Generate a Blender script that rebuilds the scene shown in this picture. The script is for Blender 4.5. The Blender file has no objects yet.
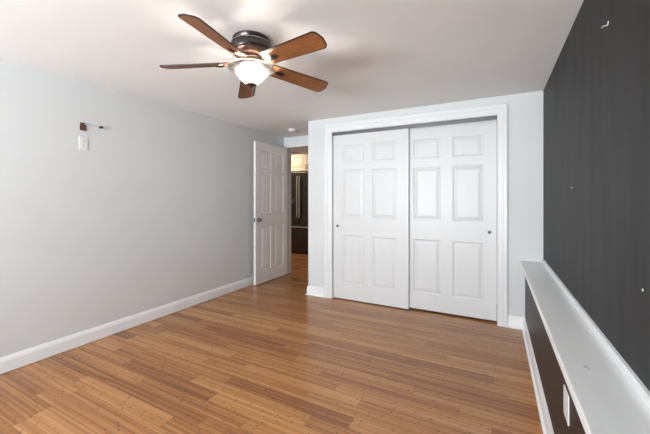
import bpy, bmesh, math, random
from mathutils import Vector, Matrix
PI = math.pi
S = bpy.context.scene
C = S.collection
random.seed(4)

# ------------------------------------------------------------------ camera
CAM_H = 1.2764
cam = bpy.data.cameras.new('camera'); camo = bpy.data.objects.new('camera', cam); C.objects.link(camo)
camo.location = (0, 0, CAM_H); camo.rotation_euler = (PI/2, 0, 0.48712)
cam.sensor_width = 36; cam.sensor_fit = 'HORIZONTAL'
cam.lens = 321.225/650*36; cam.shift_y = -(217-198.22)/650
cam.clip_start = 0.05; cam.clip_end = 100
S.camera = camo

# ------------------------------------------------------------------ light + exposure
S.view_settings.view_transform = 'Standard'; S.view_settings.look = 'None'
S.view_settings.gamma = 1; S.view_settings.use_curve_mapping = False
S.view_settings.exposure = 0.40
W = bpy.data.worlds.new('world'); S.world = W; W.use_nodes = True
bg = W.node_tree.nodes['Background']; bg.inputs['Color'].default_value = (0.75, 0.87, 1, 1); bg.inputs['Strength'].default_value = 1.0

def area(name, loc, rot, sx, sy, power, col):
    l = bpy.data.lights.new(name, 'AREA'); l.shape = 'RECTANGLE'; l.size = sx; l.size_y = sy
    l.energy = power; l.color = col
    o = bpy.data.objects.new(name, l); C.objects.link(o); o.location = loc; o.rotation_euler = rot
    return o
# daylight outside the two windows of the wall behind the camera, added fills for the side window and the ceiling, kitchen lamp
area('daylight', (-1.55, -2.93, 1.45), (PI/2, 0, 0), 2.3, 1.35, 34, (0.88, 0.955, 1.0))
area('side_window_fill', (0.64, -1.25, 1.45), (PI/2, 0, PI/2), 1.35, 1.2, 6, (0.88, 0.955, 1.0))  # fill added behind the unseen side window
area('ceiling_fill', (-1.55, -3.2, 0.95), (PI/2+0.75, 0, 0), 2.5, 1.2, 600, (0.91, 0.965, 1.0))  # upward fill added outside the rear windows to brighten the ceiling
area('side_ceiling_fill', (0.88, -1.25, 0.95), (PI/2+0.75, 0, PI/2), 1.5, 1.2, 40, (0.91, 0.965, 1.0))  # upward fill added outside the side window
area('kitchen_lamp', (-4.35, 5.75, 2.44), (0, 0, 0), 0.4, 0.4, 15, (1.0, 0.87, 0.72))
area('hall_lamp', (-1.9, 5.5, 2.28), (0, 0, 0), 0.3, 0.3, 2.5, (1.0, 0.84, 0.66))
BULB = 215.0

# ------------------------------------------------------------------ materials
def mat(name, col, rough=0.5, metal=0.0, spec=0.5, emit=None, es=0):
    m = bpy.data.materials.new(name); m.use_nodes = True
    b = m.node_tree.nodes['Principled BSDF']
    b.inputs['Base Color'].default_value = (*col, 1); b.inputs['Roughness'].default_value = rough
    b.inputs['Metallic'].default_value = metal; b.inputs['Specular IOR Level'].default_value = spec
    if emit: b.inputs['Emission Color'].default_value = (*emit, 1); b.inputs['Emission Strength'].default_value = es
    return m
def nn(m, t, **k):
    n = m.node_tree.nodes.new(t)
    for a, v in k.items(): setattr(n, a, v)
    return n
def lk(m, a, b): m.node_tree.links.new(a, b)
def mth(m, op, a, b=None, clamp=False):
    n = nn(m, 'ShaderNodeMath', operation=op); n.use_clamp = clamp
    for i, v in enumerate((a, b)):
        if v is None: continue
        if isinstance(v, (int, float)): n.inputs[i].default_value = v
        else: lk(m, v, n.inputs[i])
    return n.outputs[0]
def ramp(m, fac, stops):
    r = nn(m, 'ShaderNodeValToRGB'); e = r.color_ramp.elements
    while len(e) < len(stops): e.new(0.5)
    for i, (p, c) in enumerate(stops): e[i].position = p; e[i].color = (*c, 1)
    lk(m, fac, r.inputs[0]); return r.outputs[0]
def paint(name, col, rough, var=0.03, scale=2.5, bump=0.04, stretch=(1, 1, 1), col2=None, spec=0.5):
    m = mat(name, col, rough, spec=spec); b = m.node_tree.nodes['Principled BSDF']
    tc = nn(m, 'ShaderNodeTexCoord'); mp = nn(m, 'ShaderNodeMapping'); mp.inputs['Scale'].default_value = stretch
    lk(m, tc.outputs['Object'], mp.inputs[0])
    n = nn(m, 'ShaderNodeTexNoise'); n.inputs['Scale'].default_value = scale; n.inputs['Detail'].default_value = 5
    lk(m, mp.outputs[0], n.inputs['Vector'])
    c2 = col2 or tuple(c*(1+var) for c in col)
    lk(m, ramp(m, n.outputs[0], [(0.3, tuple(c*(1-var) for c in col)), (0.7, c2)]), b.inputs['Base Color'])
    n2 = nn(m, 'ShaderNodeTexNoise'); n2.inputs['Scale'].default_value = 260; lk(m, tc.outputs['Object'], n2.inputs['Vector'])
    bp = nn(m, 'ShaderNodeBump'); bp.inputs['Strength'].default_value = bump; bp.inputs['Distance'].default_value = 0.004
    lk(m, n2.outputs[0], bp.inputs['Height']); lk(m, bp.outputs[0], b.inputs['Normal'])
    return m

M = {}
M['wall'] = paint('wall_paint', (0.69, 0.71, 0.715), 0.55, 0.015)
M['ceil'] = paint('ceiling_paint', (0.86, 0.865, 0.865), 0.8, 0.015)
M['trim'] = paint('trim_paint', (0.79, 0.80, 0.81), 0.35, 0.01, bump=0.01)
M['base'] = paint('baseboard_paint', (0.89, 0.90, 0.91), 0.35, 0.01, bump=0.01)
M['door'] = paint('door_paint', (0.71, 0.72, 0.73), 0.38, 0.008, bump=0.015, stretch=(6, 6, 1))
M['door_lit'] = paint('door_paint_lit', (0.90, 0.87, 0.86), 0.33, 0.008, bump=0.015, stretch=(6, 6, 1))  # door paint made paler and warmer in place of missing light
M['dark'] = paint('charcoal_paint', (0.018, 0.0178, 0.0185), 0.55, 0.22, 2.4, 0.05, (4.0, 4.0, 0.7), (0.033, 0.0325, 0.0335), 0.25)
M['dark_low'] = paint('charcoal_paint_floor_bounce', (0.026, 0.018, 0.0155), 0.45, 0.10, 1.6, 0.05, (4.0, 4.0, 0.7), None, 0.3)  # brown of the floor's bounce light put into the charcoal colour
M['ledge'] = paint('ledge_paint', (0.90, 0.91, 0.91), 0.36, 0.015, bump=0.01)
M['bronze'] = mat('dark_bronze', (0.085, 0.07, 0.066), 0.24, 0.85)
M['copper'] = mat('brushed_copper_bronze', (0.42, 0.27, 0.21), 0.28, 0.9)
M['pale_metal'] = mat('pale_polished_metal', (0.75, 0.66, 0.56), 0.22, 0.95)
M['nickel'] = mat('dark_nickel', (0.22, 0.20, 0.185), 0.3, 0.95)
M['steel'] = mat('aluminium_track', (0.15, 0.15, 0.15), 0.4, 0.8)
M['black'] = mat('black_plastic', (0.01, 0.01, 0.01), 0.4)
M['plate'] = mat('white_plastic', (0.80, 0.80, 0.79), 0.3)
M['cable'] = mat('grey_white_cable', (0.45, 0.46, 0.46), 0.5)
M['bright_steel'] = mat('bright_steel', (0.80, 0.76, 0.70), 0.25, 0.9)
M['bulb'] = mat('bulb_glow', (1, 1, 1), 0.5, emit=(1.0, 0.93, 0.85), es=BULB)
M['wood_dark'] = mat('blade_edge', (0.03, 0.014, 0.008), 0.4)
M['brownbox'] = mat('raw_brown_wood', (0.13, 0.05, 0.028), 0.7)
M['outside'] = mat('lawn_outside', (0.12, 0.2, 0.06), 0.9)

def wood_blade():
    m = mat('walnut_blade', (0.3, 0.13, 0.05), 0.42); b = m.node_tree.nodes['Principled BSDF']
    tc = nn(m, 'ShaderNodeTexCoord'); mp = nn(m, 'ShaderNodeMapping'); mp.inputs['Scale'].default_value = (3, 45, 10)
    lk(m, tc.outputs['Object'], mp.inputs[0])
    n = nn(m, 'ShaderNodeTexNoise'); n.inputs['Scale'].default_value = 2.2; n.inputs['Detail'].default_value = 6; n.inputs['Distortion'].default_value = 0.6
    lk(m, mp.outputs[0], n.inputs['Vector'])
    lk(m, ramp(m, n.outputs[0], [(0.25, (0.15, 0.052, 0.018)), (0.55, (0.27, 0.098, 0.030)), (0.8, (0.36, 0.145, 0.048))]), b.inputs['Base Color'])
    return m
M['blade'] = wood_blade()

def steel_fridge():
    m = mat('dark_stainless', (0.085, 0.072, 0.06), 0.3, 0.9); b = m.node_tree.nodes['Principled BSDF']
    tc = nn(m, 'ShaderNodeTexCoord'); mp = nn(m, 'ShaderNodeMapping'); mp.inputs['Scale'].default_value = (1, 1, 200)
    lk(m, tc.outputs['Object'], mp.inputs[0]); n = nn(m, 'ShaderNodeTexNoise'); n.inputs['Scale'].default_value = 3
    lk(m, mp.outputs[0], n.inputs['Vector'])
    lk(m, mth(m, 'MULTIPLY_ADD', n.outputs[0], 0.15), b.inputs['Roughness'])
    m.node_tree.nodes[-1].inputs[2].default_value = 0.22
    return m
M['fridge'] = steel_fridge()
M['cab'] = paint('cabinet_maple', (0.74, 0.60, 0.46), 0.4, 0.05, 3, 0.01, (8, 8, 1))

def glass_bowl():
    m = bpy.data.materials.new('frosted_swirl_glass'); m.use_nodes = True; nt = m.node_tree; nt.nodes.clear()
    out = nt.nodes.new('ShaderNodeOutputMaterial')
    tr = nt.nodes.new('ShaderNodeBsdfTransparent'); tr.inputs[0].default_value = (0.97, 0.96, 0.94, 1)
    tl = nt.nodes.new('ShaderNodeBsdfTranslucent'); tl.inputs[0].default_value = (0.95, 0.93, 0.9, 1)
    gl = nt.nodes.new('ShaderNodeBsdfGlossy'); gl.inputs['Roughness'].default_value = 0.12
    df = nt.nodes.new('ShaderNodeBsdfDiffuse'); df.inputs[0].default_value = (0.9, 0.88, 0.85, 1)
    tc = nt.nodes.new('ShaderNodeTexCoord'); n = nt.nodes.new('ShaderNodeTexNoise'); n.inputs['Scale'].default_value = 9; n.inputs['Distortion'].default_value = 1.5
    nt.links.new(tc.outputs['Object'], n.inputs['Vector'])
    r = nt.nodes.new('ShaderNodeValToRGB'); r.color_ramp.elements[0].position = 0.40; r.color_ramp.elements[0].color = (0.30, 0.30, 0.30, 1)
    r.color_ramp.elements[1].position = 0.60; r.color_ramp.elements[1].color = (0.62, 0.62, 0.62, 1); nt.links.new(n.outputs[0], r.inputs[0])
    a = nt.nodes.new('ShaderNodeMixShader'); a.inputs[0].default_value = 0.3
    nt.links.new(tl.outputs[0], a.inputs[1]); nt.links.new(df.outputs[0], a.inputs[2])
    b = nt.nodes.new('ShaderNodeMixShader'); nt.links.new(r.outputs[0], b.inputs[0]); nt.links.new(tr.outputs[0], b.inputs[1]); nt.links.new(a.outputs[0], b.inputs[2])
    fr = nt.nodes.new('ShaderNodeFresnel'); fr.inputs[0].default_value = 1.45
    c = nt.nodes.new('ShaderNodeMixShader'); nt.links.new(fr.outputs[0], c.inputs[0]); nt.links.new(b.outputs[0], c.inputs[1]); nt.links.new(gl.outputs[0], c.inputs[2])
    nt.links.new(c.outputs[0], out.inputs[0]); return m
M['bowl'] = glass_bowl()

def pane_glass():
    m = bpy.data.materials.new('window_glass'); m.use_nodes = True; nt = m.node_tree; nt.nodes.clear()
    out = nt.nodes.new('ShaderNodeOutputMaterial'); tr = nt.nodes.new('ShaderNodeBsdfTransparent'); gl = nt.nodes.new('ShaderNodeBsdfGlossy')
    gl.inputs['Roughness'].default_value = 0.01; fr = nt.nodes.new('ShaderNodeFresnel'); fr.inputs[0].default_value = 1.3
    c = nt.nodes.new('ShaderNodeMixShader'); nt.links.new(fr.outputs[0], c.inputs[0]); nt.links.new(tr.outputs[0], c.inputs[1]); nt.links.new(gl.outputs[0], c.inputs[2])
    nt.links.new(c.outputs[0], out.inputs[0]); return m
M['pane'] = pane_glass()

def floor_mat():
    m = mat('bamboo_plank_floor', (0.4, 0.2, 0.09), 0.3); b = m.node_tree.nodes['Principled BSDF']
    tc = nn(m, 'ShaderNodeTexCoord'); sp = nn(m, 'ShaderNodeSeparateXYZ'); lk(m, tc.outputs['Object'], sp.inputs[0])
    X, Y = sp.outputs[0], sp.outputs[1]
    PW, PL = 0.096, 0.93
    ry = mth(m, 'DIVIDE', Y, PW); row = mth(m, 'FLOOR', ry); fy = mth(m, 'FRACT', ry)
    w1 = nn(m, 'ShaderNodeTexWhiteNoise', noise_dimensions='1D'); lk(m, row, w1.inputs['W'])
    rx = mth(m, 'ADD', mth(m, 'DIVIDE', X, PL), mth(m, 'MULTIPLY', w1.outputs['Value'], 7.0))
    col = mth(m, 'FLOOR', rx); fx = mth(m, 'FRACT', rx)
    cb = nn(m, 'ShaderNodeCombineXYZ'); lk(m, row, cb.inputs[0]); lk(m, col, cb.inputs[1])
    w2 = nn(m, 'ShaderNodeTexWhiteNoise', noise_dimensions='2D'); lk(m, cb.outputs[0], w2.inputs['Vector'])
    # long grain and bamboo slivers inside a plank
    off = nn(m, 'ShaderNodeVectorMath', operation='ADD'); sc = nn(m, 'ShaderNodeVectorMath', operation='SCALE'); sc.inputs['Scale'].default_value = 37.0
    lk(m, w2.outputs['Color'], sc.inputs[0]); lk(m, tc.outputs['Object'], off.inputs[0]); lk(m, sc.outputs[0], off.inputs[1])
    mp = nn(m, 'ShaderNodeMapping'); mp.inputs['Scale'].default_value = (1.3, 75, 1); lk(m, off.outputs[0], mp.inputs[0])
    g = nn(m, 'ShaderNodeTexNoise'); g.inputs['Scale'].default_value = 1.0; g.inputs['Detail'].default_value = 3; lk(m, mp.outputs[0], g.inputs['Vector'])
    SW, SL = 0.016, 0.21
    srow = mth(m, 'FLOOR', mth(m, 'DIVIDE', Y, SW))
    w3 = nn(m, 'ShaderNodeTexWhiteNoise', noise_dimensions='1D'); lk(m, mth(m, 'ADD', srow, 511.3), w3.inputs['W'])
    w4 = nn(m, 'ShaderNodeTexWhiteNoise', noise_dimensions='2D'); cb3 = nn(m, 'ShaderNodeCombineXYZ'); lk(m, srow, cb3.inputs[0]); lk(m, col, cb3.inputs[1]); lk(m, cb3.outputs[0], w4.inputs['Vector'])
    t = mth(m, 'ADD', mth(m, 'ADD', mth(m, 'MULTIPLY', w2.outputs['Value'], 0.30), 0.05), mth(m, 'ADD', mth(m, 'SUBTRACT', mth(m, 'MULTIPLY', g.outputs[0], 0.80), 0.125), mth(m, 'MULTIPLY', w4.outputs['Value'], 0.22)))
    c = ramp(m, t, [(0.30, (0.215, 0.082, 0.028)), (0.55, (0.390, 0.166, 0.058)), (0.75, (0.510, 0.238, 0.086)), (0.95, (0.62, 0.33, 0.13))])
    # knuckle marks of the bamboo, one every SL along each sliver
    sx_ = mth(m, 'ADD', mth(m, 'DIVIDE', X, SL), mth(m, 'MULTIPLY', w3.outputs['Value'], 9.0))
    sc_ = mth(m, 'FLOOR', sx_); cbk = nn(m, 'ShaderNodeCombineXYZ'); lk(m, srow, cbk.inputs[0]); lk(m, sc_, cbk.inputs[1])
    w5 = nn(m, 'ShaderNodeTexWhiteNoise', noise_dimensions='2D'); lk(m, cbk.outputs[0], w5.inputs['Vector'])
    dx = mth(m, 'MULTIPLY', mth(m, 'ABSOLUTE', mth(m, 'SUBTRACT', mth(m, 'FRACT', sx_), 0.5)), SL/0.0085)
    dy = mth(m, 'MULTIPLY', mth(m, 'ABSOLUTE', mth(m, 'SUBTRACT', mth(m, 'FRACT', mth(m, 'DIVIDE', Y, SW)), 0.5)), 2.0)
    kd = mth(m, 'SQRT', mth(m, 'ADD', mth(m, 'MULTIPLY', dx, dx), mth(m, 'MULTIPLY', dy, dy)))
    knot = mth(m, 'MULTIPLY', mth(m, 'SUBTRACT', 1.25, kd, True), mth(m, 'GREATER_THAN', w5.outputs['Value'], 0.50))
    mx = nn(m, 'ShaderNodeMix', data_type='RGBA'); lk(m, mth(m, 'MULTIPLY', knot, 0.60, True), mx.inputs[0]); lk(m, c, mx.inputs[6]); mx.inputs[7].default_value = (0.11, 0.038, 0.012, 1)
    # seams
    sy = mth(m, 'LESS_THAN', mth(m, 'MULTIPLY', mth(m, 'MINIMUM', fy, mth(m, 'SUBTRACT', 1.0, fy)), PW), 0.0008)
    sx = mth(m, 'LESS_THAN', mth(m, 'MULTIPLY', mth(m, 'MINIMUM', fx, mth(m, 'SUBTRACT', 1.0, fx)), PL), 0.0009)
    seam = mth(m, 'MAXIMUM', sy, sx)
    mx2 = nn(m, 'ShaderNodeMix', data_type='RGBA'); lk(m, mth(m, 'MULTIPLY', seam, 0.7), mx2.inputs[0]); lk(m, mx.outputs[2], mx2.inputs[6]); mx2.inputs[7].default_value = (0.05, 0.02, 0.008, 1)
    lk(m, mx2.outputs[2], b.inputs['Base Color'])
    b.inputs['Roughness'].default_value = 0.25; b.inputs['Specular IOR Level'].default_value = 0.45
    return m
M['floor'] = floor_mat()

# ------------------------------------------------------------------ mesh helpers
def obj(name, bm, m, parent=None, smooth=False):
    me = bpy.data.meshes.new(name); bmesh.ops.recalc_face_normals(bm, faces=bm.faces); bm.to_mesh(me); bm.free()
    for x in (m if isinstance(m, (list, tuple)) else [m]): me.materials.append(x)
    if smooth:
        for p in me.polygons: p.use_smooth = True
        me.set_sharp_from_angle(angle=math.radians(35))
    o = bpy.data.objects.new(name, me); C.objects.link(o)
    if parent: o.parent = parent
    return o
def tag(o, label, cat, group=None, kind=None):
    o['label'] = label; o['category'] = cat
    if group: o['group'] = group
    if kind: o['kind'] = kind
    return o
def thing(name, label, cat, loc=(0, 0, 0), rz=0, kind=None):
    o = bpy.data.objects.new(name, None); C.objects.link(o); o.location = loc; o.rotation_euler = (0, 0, rz)
    return tag(o, label, cat, None, kind)
def box(bm, a, b, mi=0):
    x0, y0, z0 = a; x1, y1, z1 = b
    v = [bm.verts.new(p) for p in [(x0,y0,z0),(x1,y0,z0),(x1,y1,z0),(x0,y1,z0),(x0,y0,z1),(x1,y0,z1),(x1,y1,z1),(x0,y1,z1)]]
    for f in [(0,3,2,1),(4,5,6,7),(0,1,5,4),(1,2,6,5),(2,3,7,6),(3,0,4,7)]:
        bm.faces.new([v[i] for i in f]).material_index = mi
def boxes(*bs):
    bm = bmesh.new()
    for a, b in bs: box(bm, a, b)
    return bm
def bbox(a, b, r=0.003, seg=2):
    bm = boxes((a, b)); bmesh.ops.bevel(bm, geom=bm.edges[:], offset=r, segments=seg, affect='EDGES', profile=0.5); return bm
def lathe(prof, n=48):
    bm = bmesh.new(); rings = []
    for r, z in prof:
        if r < 1e-5: rings.append([bm.verts.new((0, 0, z))])
        else: rings.append([bm.verts.new((r*math.cos(2*PI*k/n), r*math.sin(2*PI*k/n), z)) for k in range(n)])
    for A, B in zip(rings, rings[1:]):
        for k in range(n):
            j = (k+1) % n
            if len(A) == 1 and len(B) == 1: continue
            if len(A) == 1: bm.faces.new((A[0], B[k], B[j]))
            elif len(B) == 1: bm.faces.new((A[k], A[j], B[0]))
            else: bm.faces.new((A[k], A[j], B[j], B[k]))
    return bm
def tube(pts, r, n=8):
    bm = bmesh.new(); pts = [Vector(p) for p in pts]; rings = []
    for i, p in enumerate(pts):
        d = (pts[min(i+1, len(pts)-1)] - pts[max(i-1, 0)]).normalized()
        u = d.orthogonal().normalized() if i == 0 else (u - d*u.dot(d)).normalized(); w = d.cross(u)
        rings.append([bm.verts.new(p + r*(u*math.cos(2*PI*k/n) + w*math.sin(2*PI*k/n))) for k in range(n)])
    for A, B in zip(rings, rings[1:]):
        for k in range(n): bm.faces.new((A[k], A[(k+1) % n], B[(k+1) % n], B[k]))
    bm.faces.new(rings[0][::-1]); bm.faces.new(rings[-1]); return bm
def sweep(bm, rings):
    R = [[bm.verts.new(p) for p in r] for r in rings]; n = len(R[0])
    for A, B in zip(R, R[1:]):
        for k in range(n): bm.faces.new((A[k], A[(k+1) % n], B[(k+1) % n], B[k]))
    bm.faces.new(R[0]); bm.faces.new(R[-1][::-1])

# ------------------------------------------------------------------ dimensions of the place
XL, XR, YB, H, YN = -3.172, 0.405, 3.667, 2.30, -2.7
XC = -2.194            # outside corner of the closet
YD = 4.50              # wall that holds the entrance door
OX0, OX1, OZ = -1.834, 0.018, 2.112      # closet opening
KX, LX = 0.257, 0.217  # low wall face, ledge front

def struct(name, bm, m, label, cat):
    o = obj(name, bm, m); return tag(o, label, cat, None, 'structure')

struct('floor', boxes(((-5.6, YN-0.2, -0.1), (XR+0.12, 7.2, 0))), M['floor'], 'glossy brown bamboo plank floor with dark knuckle marks', 'floor')
struct('ceiling', boxes(((XL-0.12, YN-0.12, H), (XR+0.12, 4.62, H+0.1)), ((-3.91, 4.62, H), (XR+0.12, 7.2, H+0.1))), M['ceil'], 'flat off-white painted ceiling around the fan', 'ceiling')
struct('ceiling_kitchen', boxes(((-5.6, 4.62, 2.5), (-3.91, 7.2, 2.6)), ((-3.91, 4.62, H+0.1), (-3.85, 7.2, 2.6))), M['ceil'], 'higher kitchen ceiling glimpsed through the doorway', 'ceiling')
SY0, SY1 = -1.90, -0.60
struct('wall_left', boxes(((XL-0.12, YN, 0), (XL, YD, H))), M['wall'], 'long pale grey wall on the left with a wall plate', 'wall')
struct('wall_right', boxes(((XR, YN, 0), (XR+0.12, SY0, H)), ((XR, SY0, 0), (XR+0.12, SY1, 0.85)), ((XR, SY0, 2.05), (XR+0.12, SY1, H)), ((XR, SY1, 0), (XR+0.12, YB+0.12, H))), M['dark'], 'charcoal painted wall on the right above the ledge', 'wall')
struct('wall_right_low', boxes(((KX, YN, 0), (XR-0.0005, YB-0.0005, 0.634))), M['dark_low'], 'low dark wall under the white ledge', 'wall')
struct('wall_closet_front', boxes(((XC, YB, 0), (OX0-0.012, YB+0.12, H)), ((OX0-0.012, YB, OZ+0.012), (OX1+0.012, YB+0.12, H)), ((OX1+0.012, YB, 0), (XR-0.0005, YB+0.12, H))),
       M['wall'], 'pale grey wall around the closet opening', 'wall')
struct('wall_alcove', boxes(((XC, YB+0.121, 0), (XC+0.12, YD, H)), ((XC, YD+0.001, 0), (XC+0.12, YD+0.12, H))), M['wall'], 'side wall of the closet facing the open door', 'wall')
struct('wall_closet_inside', boxes(((XC+0.12, 4.38, 0), (XR, 4.50, H)), ((XR, YB+0.121, 0), (XR+0.12, 4.50, H))), M['wall'], 'back of the closet behind the sliding doors', 'wall')
struct('wall_hall', boxes(((XL-0.12, YD, 0), (-3.125, YD+0.12, H)), ((-3.125, YD, 2.135), (XC, YD+0.12, H))), M['wall'], 'short wall holding the entrance doorway', 'wall')
struct('wall_kitchen', boxes(((-5.6, 7.05, 0), (XR+0.12, 7.2, 2.5)), ((-5.72, 4.5, 0), (-5.6, 7.2, 2.6)), ((-5.6, 4.5, 0), (XL-0.12, 4.62, 2.5)), ((XC+0.12, 4.501, 0), (XR+0.12, 4.62, H)), ((XR, 4.62, 0), (XR+0.12, 7.05, H))),
       M['wall'], 'kitchen walls beyond the doorway', 'wall')
# wall behind the camera with two windows
WZ0, WZ1 = 0.85, 2.05
WX = [(-2.75, -1.65), (-1.45, -0.35)]
bs = [((XL, YN-0.12, 0), (XR, YN, WZ0)), ((XL, YN-0.12, WZ1), (XR, YN, H)), ((XL, YN-0.12, WZ0), (WX[0][0], YN, WZ1)),
      ((WX[0][1], YN-0.12, WZ0), (WX[1][0], YN, WZ1)), ((WX[1][1], YN-0.12, WZ0), (XR, YN, WZ1))]
struct('wall_rear', boxes(*bs), M['wall'], 'wall with two windows behind the viewer', 'wall')
for i, (a, b) in enumerate(WX):
    t = thing('window_%d' % (i+1), ['white framed window nearer the left wall', 'white framed window nearer the dark wall'][i], 'window', (0, 0, 0), 0, 'structure')
    y0, y1 = YN-0.09, YN-0.04; w = 0.045
    obj('window_frame', boxes(((a, y0, WZ0), (b, y1, WZ0+w)), ((a, y0, WZ1-w), (b, y1, WZ1)), ((a, y0, WZ0+w), (a+w, y1, WZ1-w)), ((b-w, y0, WZ0+w), (b, y1, WZ1-w)),
                              ((a+w, y0, 1.43), (b-w, y1, 1.47))), M['trim'], t)
    obj('pane', boxes(((a+w, YN-0.068, WZ0+w), (b-w, YN-0.064, 1.43)), ((a+w, YN-0.068, 1.47), (b-w, YN-0.064, WZ1-w))), M['pane'], t)

t = thing('window_3', 'white framed window added for light in the charcoal wall behind the viewer', 'window', (0, 0, 0), 0, 'structure')  # unseen window added to light the left wall and entrance door
x0, x1, w = XR+0.04, XR+0.09, 0.045
obj('window_frame', boxes(((x0, SY0, WZ0), (x1, SY1, WZ0+w)), ((x0, SY0, WZ1-w), (x1, SY1, WZ1)), ((x0, SY0, WZ0+w), (x1, SY0+w, WZ1-w)), ((x0, SY1-w, WZ0+w), (x1, SY1, WZ1-w)),
                          ((x0, SY0+w, 1.43), (x1, SY1-w, 1.47))), M['trim'], t)
obj('pane', boxes(((XR+0.064, SY0+w, WZ0+w), (XR+0.068, SY1-w, 1.43)), ((XR+0.064, SY0+w, 1.47), (XR+0.068, SY1-w, WZ1-w))), M['pane'], t)

# ------------------------------------------------------------------ skirting boards
BP = [(0, 0), (0.014, 0), (0.014, 0.084), (0.0115, 0.090), (0.0115, 0.096), (0.007, 0.106), (0.005, 0.115), (0, 0.116)]
SH = [(0.014, 0), (0.027, 0), (0.027, 0.006), (0.024, 0.013), (0.014, 0.018)]
def run(bm, p, q, n, prof, m0=0, m1=0):     # p, q on the wall, n into the room; m = mitre (outward +, inward -)
    p, q, n = Vector(p), Vector(q), Vector(n); t = (q-p).normalized()
    sweep(bm, [[tuple(e + n*d + t*s*d*mm + Vector((0, 0, z))) for d, z in prof] for e, s, mm in ((p, -1, m0), (q, 1, m1))])
def skirt(name, segs, label, shoe=False):
    bm = bmesh.new()
    for s in segs:
        run(bm, s[0], s[1], s[2], BP, *s[3:])
        if shoe: run(bm, s[0], s[1], s[2], SH, *s[3:])
    return tag(obj(name, bm, M['base']), label, 'baseboard', None, 'structure')
skirt('baseboard_left', [((XL, YN, 0.004), (XL, YD, 0.004), (1, 0, 0))], 'long white baseboard at the foot of the left wall')
skirt('baseboard_corner', [((XC, YD-0.001, 0), (XC, YB, 0), (-1, 0, 0), 0, 1), ((XC, YB, 0), (-1.944, YB, 0), (0, -1, 0), 1, 0)],
      'short white baseboard wrapping the outside corner left of the closet', True)
skirt('baseboard_closet', [((0.112, YB, 0), (KX-0.001, YB, 0), (0, -1, 0), 0, -1)], 'tiny white baseboard between the closet casing and the low wall', True)
skirt('baseboard_right', [((KX, YB, 0), (KX, YN, 0), (-1, 0, 0), -1, 0)], 'white baseboard with shoe moulding at the foot of the low dark wall', True)

# ------------------------------------------------------------------ closet casing, jamb, track
def casing(bm, x0, x1, zt, Y, wl, wt, wr, sgn=-1, z0=0.0):
    P = [(0, 0), (0, .011), (.05, .013), (.10, .016), (.55, .018), (.62, .023), (.90, .025), (1, .020), (1, 0)]
    A = [(x0-o*wl, Y+sgn*d, z0) for o, d in P]; B = [(x0-o*wl, Y+sgn*d, zt+o*wt) for o, d in P]
    D = [(x1+o*wr, Y+sgn*d, zt+o*wt) for o, d in P]; E_ = [(x1+o*wr, Y+sgn*d, z0) for o, d in P]
    sweep(bm, [A, B, D, E_])
bm = bmesh.new(); casing(bm, OX0, OX1, OZ, YB-0.0003, 0.108, 0.106, 0.093)
struct('trim_1', bm, M['trim'], 'wide white moulded casing framing the closet', 'trim')
struct('trim_2', boxes(((OX0-0.0115, YB, 0), (OX0, YB+0.12, OZ)), ((OX1, YB, 0), (OX1+0.0115, YB+0.12, OZ)), ((OX0-0.0115, YB, OZ), (OX1+0.0115, YB+0.12, OZ+0.0115))), M['trim'], 'white jamb lining the closet opening', 'trim')
tr = thing('sliding_door_track', 'grey metal sliding track along the top of the closet opening', 'track', (0, 0, OZ))
obj('track_rail', boxes(((OX0+0.002, YB+0.006, -0.040), (OX1-0.006, YB+0.009, -0.0005)), ((OX0+0.002, YB+0.009, -0.004), (OX1-0.006, YB+0.095, -0.0005)), ((OX0+0.002, YB+0.092, -0.034), (OX1-0.006, YB+0.095, -0.004)),
    ((OX0+0.002, YB+0.004, -0.012), (OX1-0.006, YB+0.006, -0.008)), ((OX0+0.002, YB+0.004, -0.040), (OX1-0.006, YB+0.006, -0.037))), M['steel'], tr)

# ------------------------------------------------------------------ six panel doors
def panel_door(Wd, Hd, T, cols, rows, faces=(1, -1), g=0.0095):
    """x 0..Wd, z 0..Hd, y -T/2..T/2 ; cols/rows lists of (a,b)"""
    bm = bmesh.new()
    xs = sorted({0, Wd} | {v for c in cols for v in c}); zs = sorted({0, Hd} | {v for r in rows for v in r})
    for s in (1, -1):
        y = s*T/2
        for xa, xb in zip(xs, xs[1:]):
            for za, zb in zip(zs, zs[1:]):
                if s in faces and (xa, xb) in cols and (za, zb) in rows:
                    prev = None
                    for ins, dep in ((0, 0), (0.004, 0.35*g), (0.014, g), (0.020, g), (0.046, 0.2*g), (0.049, 0.1*g)):
                        yy = y - s*dep
                        L = [bm.verts.new(p) for p in ((xa+ins, yy, za+ins), (xb-ins, yy, za+ins), (xb-ins, yy, zb-ins), (xa+ins, yy, zb-ins))]
                        if prev:
                            for k in range(4): bm.faces.new((prev[k], prev[(k+1) % 4], L[(k+1) % 4], L[k]))
                        prev = L
                    bm.faces.new(prev)
                else:
                    bm.faces.new([bm.verts.new(p) for p in ((xa, y, za), (xb, y, za), (xb, y, zb), (xa, y, zb))])
    h = T/2
    for xa, xb in zip(xs, xs[1:]):
        for z in (0, Hd): bm.faces.new([bm.verts.new(p) for p in ((xa, -h, z), (xb, -h, z), (xb, h, z), (xa, h, z))])
    for za, zb in zip(zs, zs[1:]):
        for x in (0, Wd): bm.faces.new([bm.verts.new(p) for p in ((x, -h, za), (x, h, za), (x, h, zb), (x, -h, zb))])
    bmesh.ops.remove_doubles(bm, verts=bm.verts[:], dist=1e-5)
    return bm
ROWS = [(0.205, 0.812), (1.030, 1.628), (1.724, 1.942)]
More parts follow.
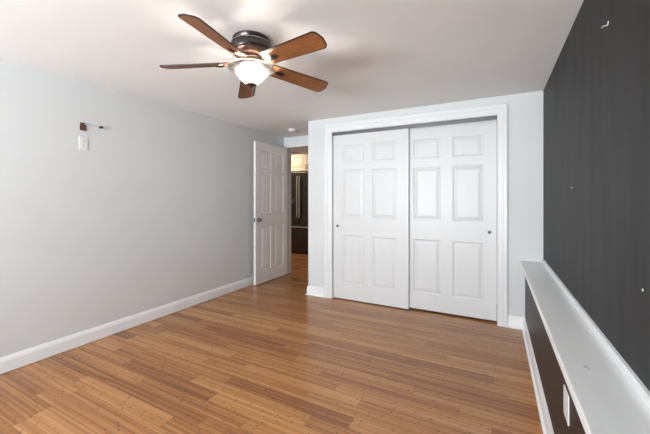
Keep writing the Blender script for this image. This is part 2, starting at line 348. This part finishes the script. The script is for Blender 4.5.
def closet_door(name, x0, x1, yc, z0, z1, cols, pull_x, label):
    t = thing(name, label, 'door', (x0, yc, z0), 0, 'structure')
    obj('door_leaf', panel_door(x1-x0, z1-z0, 0.034, [(a-x0, b-x0) for a, b in cols], [(a-z0, b-z0) for a, b in ROWS], g=0.0068), M['door'], t)
    p = obj('finger_pull', lathe([(0.0, 0.0035), (0.009, 0.003), (0.012, 0.0), (0.015, 0.0035), (0.0165, 0.0025), (0.0165, -0.002), (0, -0.002)], 24), M['bronze'], t, True)
    p.rotation_euler = (PI/2, 0, 0); p.location = (pull_x-x0, -0.0165, 0.925-z0); p['label'] = 'small round dark metal finger pull'
    return t
closet_door('door_2', OX0+0.006, -0.872, YB+0.030, 0.012, 2.085, [(-1.700, -1.414), (-1.306, -1.012)], -1.768, 'left white six panel sliding closet door, overlapping in front')
closet_door('door_3', -0.905, OX1-0.004, YB+0.072, 0.020, 2.085, [(-0.828, -0.530), (-0.408, -0.108)], -0.052, 'right white six panel sliding closet door, set behind')
g = thing('floor_guide', 'small metal floor guide under the meeting closet doors', 'door guide', (-0.885, YB+0.05, 0))
obj('guide_base', boxes(((-0.02, -0.045, 0.0002), (0.02, 0.045, 0.003))), M['steel'], g)

# ------------------------------------------------------------------ entrance door (open against the left wall)
hx, hy = -3.088, 4.452
nx, ny = -3.088, 3.645
ang = math.atan2(ny-hy, nx-hx)
Wd = math.hypot(nx-hx, ny-hy)
d1 = thing('door_1', 'open white six panel entrance door folded back towards the left wall', 'door', (hx, hy, 0.012), ang, 'structure')
obj('door_leaf', panel_door(Wd, 2.095, 0.035, [(0.115, 0.115+0.245), (Wd-0.115-0.245, Wd-0.115)], [(0.19, 0.835), (1.035, 1.645), (1.70, 1.98)]), M['door_lit'], d1)
for s in (1, -1):
    k = obj('door_knob', lathe([(0, 0), (0.031, 0), (0.031, 0.005), (0.026, 0.009), (0.012, 0.011), (0.010, 0.018), (0.013, 0.022), (0.0235, 0.027), (0.027, 0.034), (0.0235, 0.042), (0.012, 0.046), (0, 0.0465)], 28), M['nickel'], d1, True)
    k.location = (Wd-0.065, s*0.0176, 0.945); k.rotation_euler = (-s*PI/2, 0, 0); k['label'] = 'round dark nickel door knob'
obj('latch_plate', boxes(((Wd+0.0002, -0.0125, 0.915), (Wd+0.0015, 0.0125, 0.972))), M['nickel'], d1)
for z in (0.2, 1.0, 1.82):
    hg = obj('hinge', lathe([(0, -0.045), (0.006, -0.045), (0.006, 0.045), (0, 0.045)], 12), M['nickel'], d1, True); hg.location = (-0.004, -0.0225, z)
bm = bmesh.new(); casing(bm, -3.106, XC-0.002, 2.128, YD-0.0003, 0.06, 0.100, 0.001)
struct('trim_3', bm, M['trim'], 'white casing over the entrance doorway', 'trim')
struct('trim_4', boxes(((-3.1245, YD, 0), (-3.106, YD+0.12, 2.128)), ((-3.1245, YD, 2.128), (XC-0.0005, YD+0.12, 2.1345))), M['trim'], 'white jamb of the entrance doorway', 'trim')

# ------------------------------------------------------------------ ledge
t = thing('wall_ledge', 'long white painted ledge board capping the low dark wall', 'ledge', (0, 0, 0.6345))
bm = bbox((LX, YN+0.001, 0), (XR-0.001, YB-0.001, 0.0375), 0.003); obj('ledge_board', bm, M['ledge'], t)
bm = bmesh.new()
PT = [(0, 0), (0.014, 0), (0.014, 0.022), (0.010, 0.029), (0, 0.031)]
run(bm, (XR-0.0005, YB-0.0005, 0.038), (XR-0.0005, YN, 0.038), (-1, 0, 0), PT, -1, 0)
obj('ledge_trim', bm, M['trim'], t)
bm = bmesh.new(); run(bm, (LX+0.004, YB-0.0008, 0.038), (XR-0.001, YB-0.0008, 0.038), (0, -1, 0), [(0, 0), (0.010, 0), (0.010, 0.016), (0, 0.018)], 0, -1)
obj('ledge_trim', bm, M['trim'], t)
tag(obj('paint_scratch', tube([(0.281, 1.462, 0.6724), (0.286, 1.452, 0.6724), (0.291, 1.449, 0.6724), (0.296, 1.443, 0.6724)], 0.0008, 6), M['nickel']), 'small dark scratch on the top of the white ledge', 'scratch')

# ------------------------------------------------------------------ marks on the dark wall
def chip(pts, r, label, m=M['plate']):
    tag(obj('wall_chip', tube([(XR-0.0008, y, z) for y, z in pts], r, 6), m), label, 'paint chip')
chip([(1.777, 2.010), (1.745, 2.002), (1.70, 1.983), (1.688, 1.981), (1.682, 1.992)], 0.0022, 'white hook-shaped mark high on the charcoal wall')
chip([(2.384, 1.345), (2.380, 1.335)], 0.0022, 'tiny pale chip at mid height on the charcoal wall')
chip([(1.343, 0.995), (1.338, 0.989)], 0.0016, 'tiny pale chip low on the charcoal wall above the ledge')

# ------------------------------------------------------------------ wall plates
def plate(name, label, loc, rz, w, h, gang=1):
    t = thing(name, label, 'wall plate', loc, rz)        # local +y... faces local -y, built in xz
    obj('cover_plate', bbox((-w/2, -0.006, -h/2), (w/2, -0.0003, h/2), 0.0022), M['plate'], t)
    for g_ in range(gang):
        cx = (g_-(gang-1)/2)*0.046
        r = obj('receptacle', bbox((cx-0.0165, -0.0085, -0.034), (cx+0.0165, -0.0055, 0.034), 0.0012), M['plate'], t)
        for z in (-0.018, 0.018):
            obj('socket_slots', boxes(((cx-0.0075, -0.0089, z-0.004), (cx-0.0058, -0.0083, z+0.005)), ((cx+0.0058, -0.0089, z-0.004), (cx+0.0075, -0.0083, z+0.004)), ((cx-0.002, -0.0089, z-0.011), (cx+0.002, -0.0083, z-0.0075))), M['black'], r)
    return t
plate('wall_outlet', 'white single outlet plate high on the left wall below the brown box', (XL, 1.487, 1.753), PI/2, 0.068, 0.116)
plate('blank_wall_plate', 'plain white wall plate low on the dark wall under the ledge', (KX, 1.600, 0.444), -PI/2, 0.092, 0.118, 0)

# brown box with loose cable
t = thing('cable_box', 'small brown open cable box on the left wall above the outlet plate', 'cable box', (XL, 1.485, 1.898), PI/2)
obj('box_frame', boxes(((-0.024, -0.006, -0.032), (0.024, -0.0003, -0.028)), ((-0.024, -0.006, 0.016), (0.024, -0.0003, 0.020)), ((-0.024, -0.006, -0.028), (-0.020, -0.0003, 0.016)), ((0.020, -0.006, -0.028), (0.024, -0.0003, 0.016)),
                      ((-0.020, -0.003, -0.028), (0.020, -0.0003, 0.016))), M['brownbox'], t)
obj('top_slot', boxes(((-0.022, -0.007, 0.023), (0.014, -0.0003, 0.034))), M['wood_dark'], t)
t = thing('loose_cable', 'thin white cable with a black plug sticking out beside the brown box', 'cable', (XL, 1.51, 1.922), PI/2)
obj('cable', tube([(0.002, -0.003, 0.004), (0.015, -0.010, 0.003), (0.04, -0.02, -0.003), (0.07, -0.028, -0.008), (0.090, -0.032, -0.009)], 0.0032, 8), M['cable'], t, True)
obj('plug', tube([(0.088, -0.032, -0.009), (0.096, -0.033, -0.008), (0.118, -0.036, -0.004)], 0.0095, 12), M['black'], t, True)

# ------------------------------------------------------------------ smoke detector
t = thing('smoke_detector', 'round white smoke detector on the ceiling by the open door', 'smoke detector', (-2.66, 3.99, H))
obj('base', lathe([(0, -0.0003), (0.066, -0.0003), (0.066, -0.010), (0.062, -0.012), (0, -0.012)], 40), M['plate'], t, True)
obj('cover', lathe([(0.056, -0.012), (0.056, -0.026), (0.048, -0.034), (0.03, -0.036), (0, -0.036)], 40), M['plate'], t, True)

# ------------------------------------------------------------------ ceiling fan
FX, FY = -1.390, 1.609
fan = thing('ceiling_fan', 'bronze ceiling fan with five walnut blades and a lit glass bowl', 'ceiling fan', (FX, FY, H))
obj('ceiling_canopy', lathe([(0, -0.0003), (0.116, -0.0003), (0.119, -0.005), (0.117, -0.020), (0.111, -0.029), (0.0, -0.029)]), M['bronze'], fan, True)
obj('trim_ring', lathe([(0.100, -0.0292), (0.116, -0.031), (0.127, -0.034), (0.128, -0.038), (0.11, -0.041)]), M['pale_metal'], fan, True)
obj('motor_housing', lathe([(0.10, -0.0412), (0.126, -0.0412), (0.131, -0.048), (0.132, -0.058), (0.131, -0.078), (0.127, -0.087), (0.115, -0.090), (0.05, -0.090)]), M['bronze'], fan, True)
obj('motor_skirt', lathe([(0.112, -0.0902), (0.109, -0.098), (0.098, -0.114), (0.088, -0.121), (0.076, -0.123), (0.0, -0.123)]), M['copper'], fan, True)
obj('switch_ring', lathe([(0.05, -0.1232), (0.060, -0.1232), (0.063, -0.126), (0.060, -0.130), (0.05, -0.131)]), M['pale_metal'], fan, True)
obj('light_fitter', lathe([(0.053, -0.1312), (0.055, -0.142), (0.052, -0.152), (0.058, -0.160), (0.075, -0.168), (0.092, -0.178), (0.092, -0.182), (0, -0.182)]), M['copper'], fan, True)
BZ = -0.1535
DROOP = 0.045
PITCH = -0.2624
def outline(inset):
    r0, r1, w0, w1 = 0.130, 0.588, 0.056, 0.0665
    pts = []
    def arc(cx, cy, r, a0, a1, n=7):
        for k in range(n+1):
            a = a0+(a1-a0)*k/n; pts.append((cx+r*math.cos(a), cy+r*math.sin(a)))
    R, q = 0.034, 0.012
    arc(r0+q, -w0+q, q-min(inset, q*.7), -PI, -PI/2, 4)
    arc(r1-R-0.010, -w1+R, R-inset, -PI/2+0.07, -0.25)
    pts.append((r1-inset, 0))
    arc(r1-R-0.010, w1-R, R-inset, 0.25, PI/2-0.07)
    arc(r0+q, w0-q, q-min(inset, q*.7), PI/2, PI, 4)
    return pts
def blade_bm():
    bm = bmesh.new(); O, I = outline(0), outline(0.0065); n = len(O); h = 0.0035
    lay = {}
    for s in (1, -1):
        lay[s] = ([bm.verts.new((x, y, s*(h-0.001))) for x, y in O], [bm.verts.new((x, y, s*h)) for x, y in I])
        for k in range(n):
            f = bm.faces.new((lay[s][0][k], lay[s][0][(k+1) % n], lay[s][1][(k+1) % n], lay[s][1][k])); f.material_index = 1
        bm.faces.new(lay[s][1]).material_index = 0
    for k in range(n):
        bm.faces.new((lay[1][0][k], lay[1][0][(k+1) % n], lay[-1][0][(k+1) % n], lay[-1][0][k])).material_index = 1
    return bm
def arm_bm():
    bm = bmesh.new()
    def sec(x, w, z, t): return [(x, -w, z), (x, w, z), (x, w, z+t), (x, -w, z+t)]
    sweep(bm, [sec(0.058, 0.014, 0.026, 0.008), sec(0.085, 0.014, 0.018, 0.008), sec(0.105, 0.015, 0.002, 0.008), sec(0.135, 0.014, -0.004, 0.007), sec(0.165, 0.020, -0.0095, 0.005), sec(0.185, 0.026, -0.0095, 0.0055), sec(0.205, 0.022, -0.0095, 0.0055)])
    return bm
def pad_bm():
    bm = lathe([(0, -0.0165), (0.011, -0.0158), (0.0185, -0.012), (0.020, -0.0098), (0, -0.0098)], 28)
    bmesh.ops.scale(bm, vec=(1.75, 1, 1), verts=bm.verts[:]); bmesh.ops.translate(bm, vec=(0.205, 0, 0), verts=bm.verts[:]); return bm
b0 = obj('blade', blade_bm(), [M['blade'], M['wood_dark']], fan)
a0 = obj('blade_arm', arm_bm(), M['pale_metal'], b0); a0['label'] = 'pale metal blade arm'
p0 = obj('arm_medallion', pad_bm(), M['bronze'], b0, True); p0['label'] = 'dark oval medallion'
for k in range(5):
    b = b0 if k == 0 else b0.copy()
    if k:
        C.objects.link(b); b.parent = fan
        for ch in (a0, p0):
            c = ch.copy(); C.objects.link(c); c.parent = b
    b.location = (0, 0, BZ); b.rotation_euler = (Matrix.Rotation(-0.0431, 4, 'X') @ Matrix.Rotation(-0.0134, 4, 'Y') @ Matrix.Rotation(math.radians(278.9+72*k), 4, 'Z') @ Matrix.Rotation(DROOP, 4, 'Y') @ Matrix.Rotation(PITCH, 4, 'X')).to_euler()
BP_ = [(0.147, 2.113), (0.145, 2.108), (0.134, 2.103), (0.122, 2.097), (0.108, 2.086), (0.096, 2.071), (0.083, 2.055), (0.068, 2.038), (0.046, 2.021), (0.024, 2.010), (0.012, 2.008)]
bowl = obj('light_bowl', lathe([(r_, z_-H) for r_, z_ in BP_] + [(max(r_-0.003, 0.012), z_-H+0.0035) for r_, z_ in BP_[::-1]] + [(0.147, 2.113-H)], 64), M['bowl'], fan, True)
obj('finial', lathe([(0, -0.312), (0.005, -0.311), (0.009, -0.306), (0.014, -0.302), (0.028, -0.298), (0.035, -0.293), (0.034, -0.2905), (0, -0.2905)], 32), M['bronze'], fan, True)
obj('pull_chain', tube([(0.008, 0.004, -0.30), (0.008, 0.004, -0.362)], 0.0016, 6), M['pale_metal'], fan)
bb = lathe([(0.0, -0.252), (0.010, -0.250), (0.017, -0.242), (0.020, -0.230), (0.017, -0.217), (0.011, -0.206), (0.010, -0.196), (0, -0.196)], 20)
bmesh.ops.translate(bb, vec=(0, 0, 0.224), verts=bb.verts[:])
bm_b = obj('light_bulb', bb, M['bulb'], fan, True)
sk = obj('bulb_socket', lathe([(0, 0.0285), (0.013, 0.0285), (0.013, 0.0515), (0, 0.0515)], 16), M['plate'], bm_b, True)
for k in range(3):
    b = bm_b if k == 0 else bm_b.copy()
    if k:
        C.objects.link(b); b.parent = fan; c = sk.copy(); C.objects.link(c); c.parent = b
    an = math.radians(280+120*k); b.location = (0.045*math.cos(an), 0.045*math.sin(an), -0.228)

# ------------------------------------------------------------------ kitchen beyond the doorway
fr = thing('refrigerator', 'dark stainless french door refrigerator seen through the doorway', 'refrigerator', (-3.956, 6.24, 0))
obj('cabinet_body', bbox((-0.45, 0.04, 0.02), (0.45, 0.74, 1.87), 0.004), M['fridge'], fr)
for s in (-1, 1):
    x0, x1 = (-0.448, -0.003) if s < 0 else (0.003, 0.448)
    d = obj('fridge_door', bbox((x0, -0.03, 0.70), (x1, 0.036, 1.865), 0.008), M['fridge'], fr)
    hx_ = s*0.032
    obj('handle', tube([(hx_, -0.03, 0.83), (hx_, -0.075, 0.85), (hx_, -0.082, 0.95), (hx_, -0.082, 1.65), (hx_, -0.075, 1.75), (hx_, -0.03, 1.77)], 0.016, 12), M['bright_steel'], d, True)
    if s < 0:
        dd = obj('dispenser', boxes(((-0.31, -0.036, 0.86), (-0.12, -0.0305, 1.27))), M['black'], d)
        obj('dispenser_panel', boxes(((-0.30, -0.039, 1.16), (-0.13, -0.0365, 1.26)), ((-0.235, -0.040, 0.93), (-0.205, -0.0365, 1.12))), M['steel'], dd)
d = obj('freezer_drawer', bbox((-0.448, -0.03, 0.06), (0.448, 0.036, 0.685), 0.008), M['fridge'], fr)
obj('handle', tube([(-0.38, -0.03, 0.615), (-0.37, -0.078, 0.62), (0.37, -0.078, 0.62), (0.38, -0.03, 0.615)], 0.014, 12), M['bright_steel'], d, True)
obj('kick_plate', boxes(((-0.43, 0.0, 0.0005), (0.43, 0.039, 0.055))), M['black'], fr)
cb = thing('upper_cabinet', 'warm maple wall cabinet above the refrigerator', 'cabinet', (-3.956, 6.30, 1.90))
obj('cabinet_body', boxes(((-0.46, 0.022, 0), (0.46, 0.74, 0.40))), M['cab'], cb)
for s in (-1, 1):
    x0, x1 = (-0.455, 0.148) if s < 0 else (0.153, 0.455)
    w_ = x1-x0
    bm = panel_door(w_, 0.39, 0.02, [(0.06, w_-0.06)], [(0.06, 0.33)], faces=(-1,))
    bmesh.ops.translate(bm, vec=(x0, 0.0115, 0.005), verts=bm.verts[:])
    d = obj('cabinet_door', bm, M['cab'], cb)
    hx_ = x1-0.03 if s < 0 else x0+0.03
    obj('handle', tube([(hx_, 0.0, 0.05), (hx_, -0.025, 0.055), (hx_, -0.025, 0.145), (hx_, 0.0, 0.15)], 0.006, 8), M['bronze'], d, True)
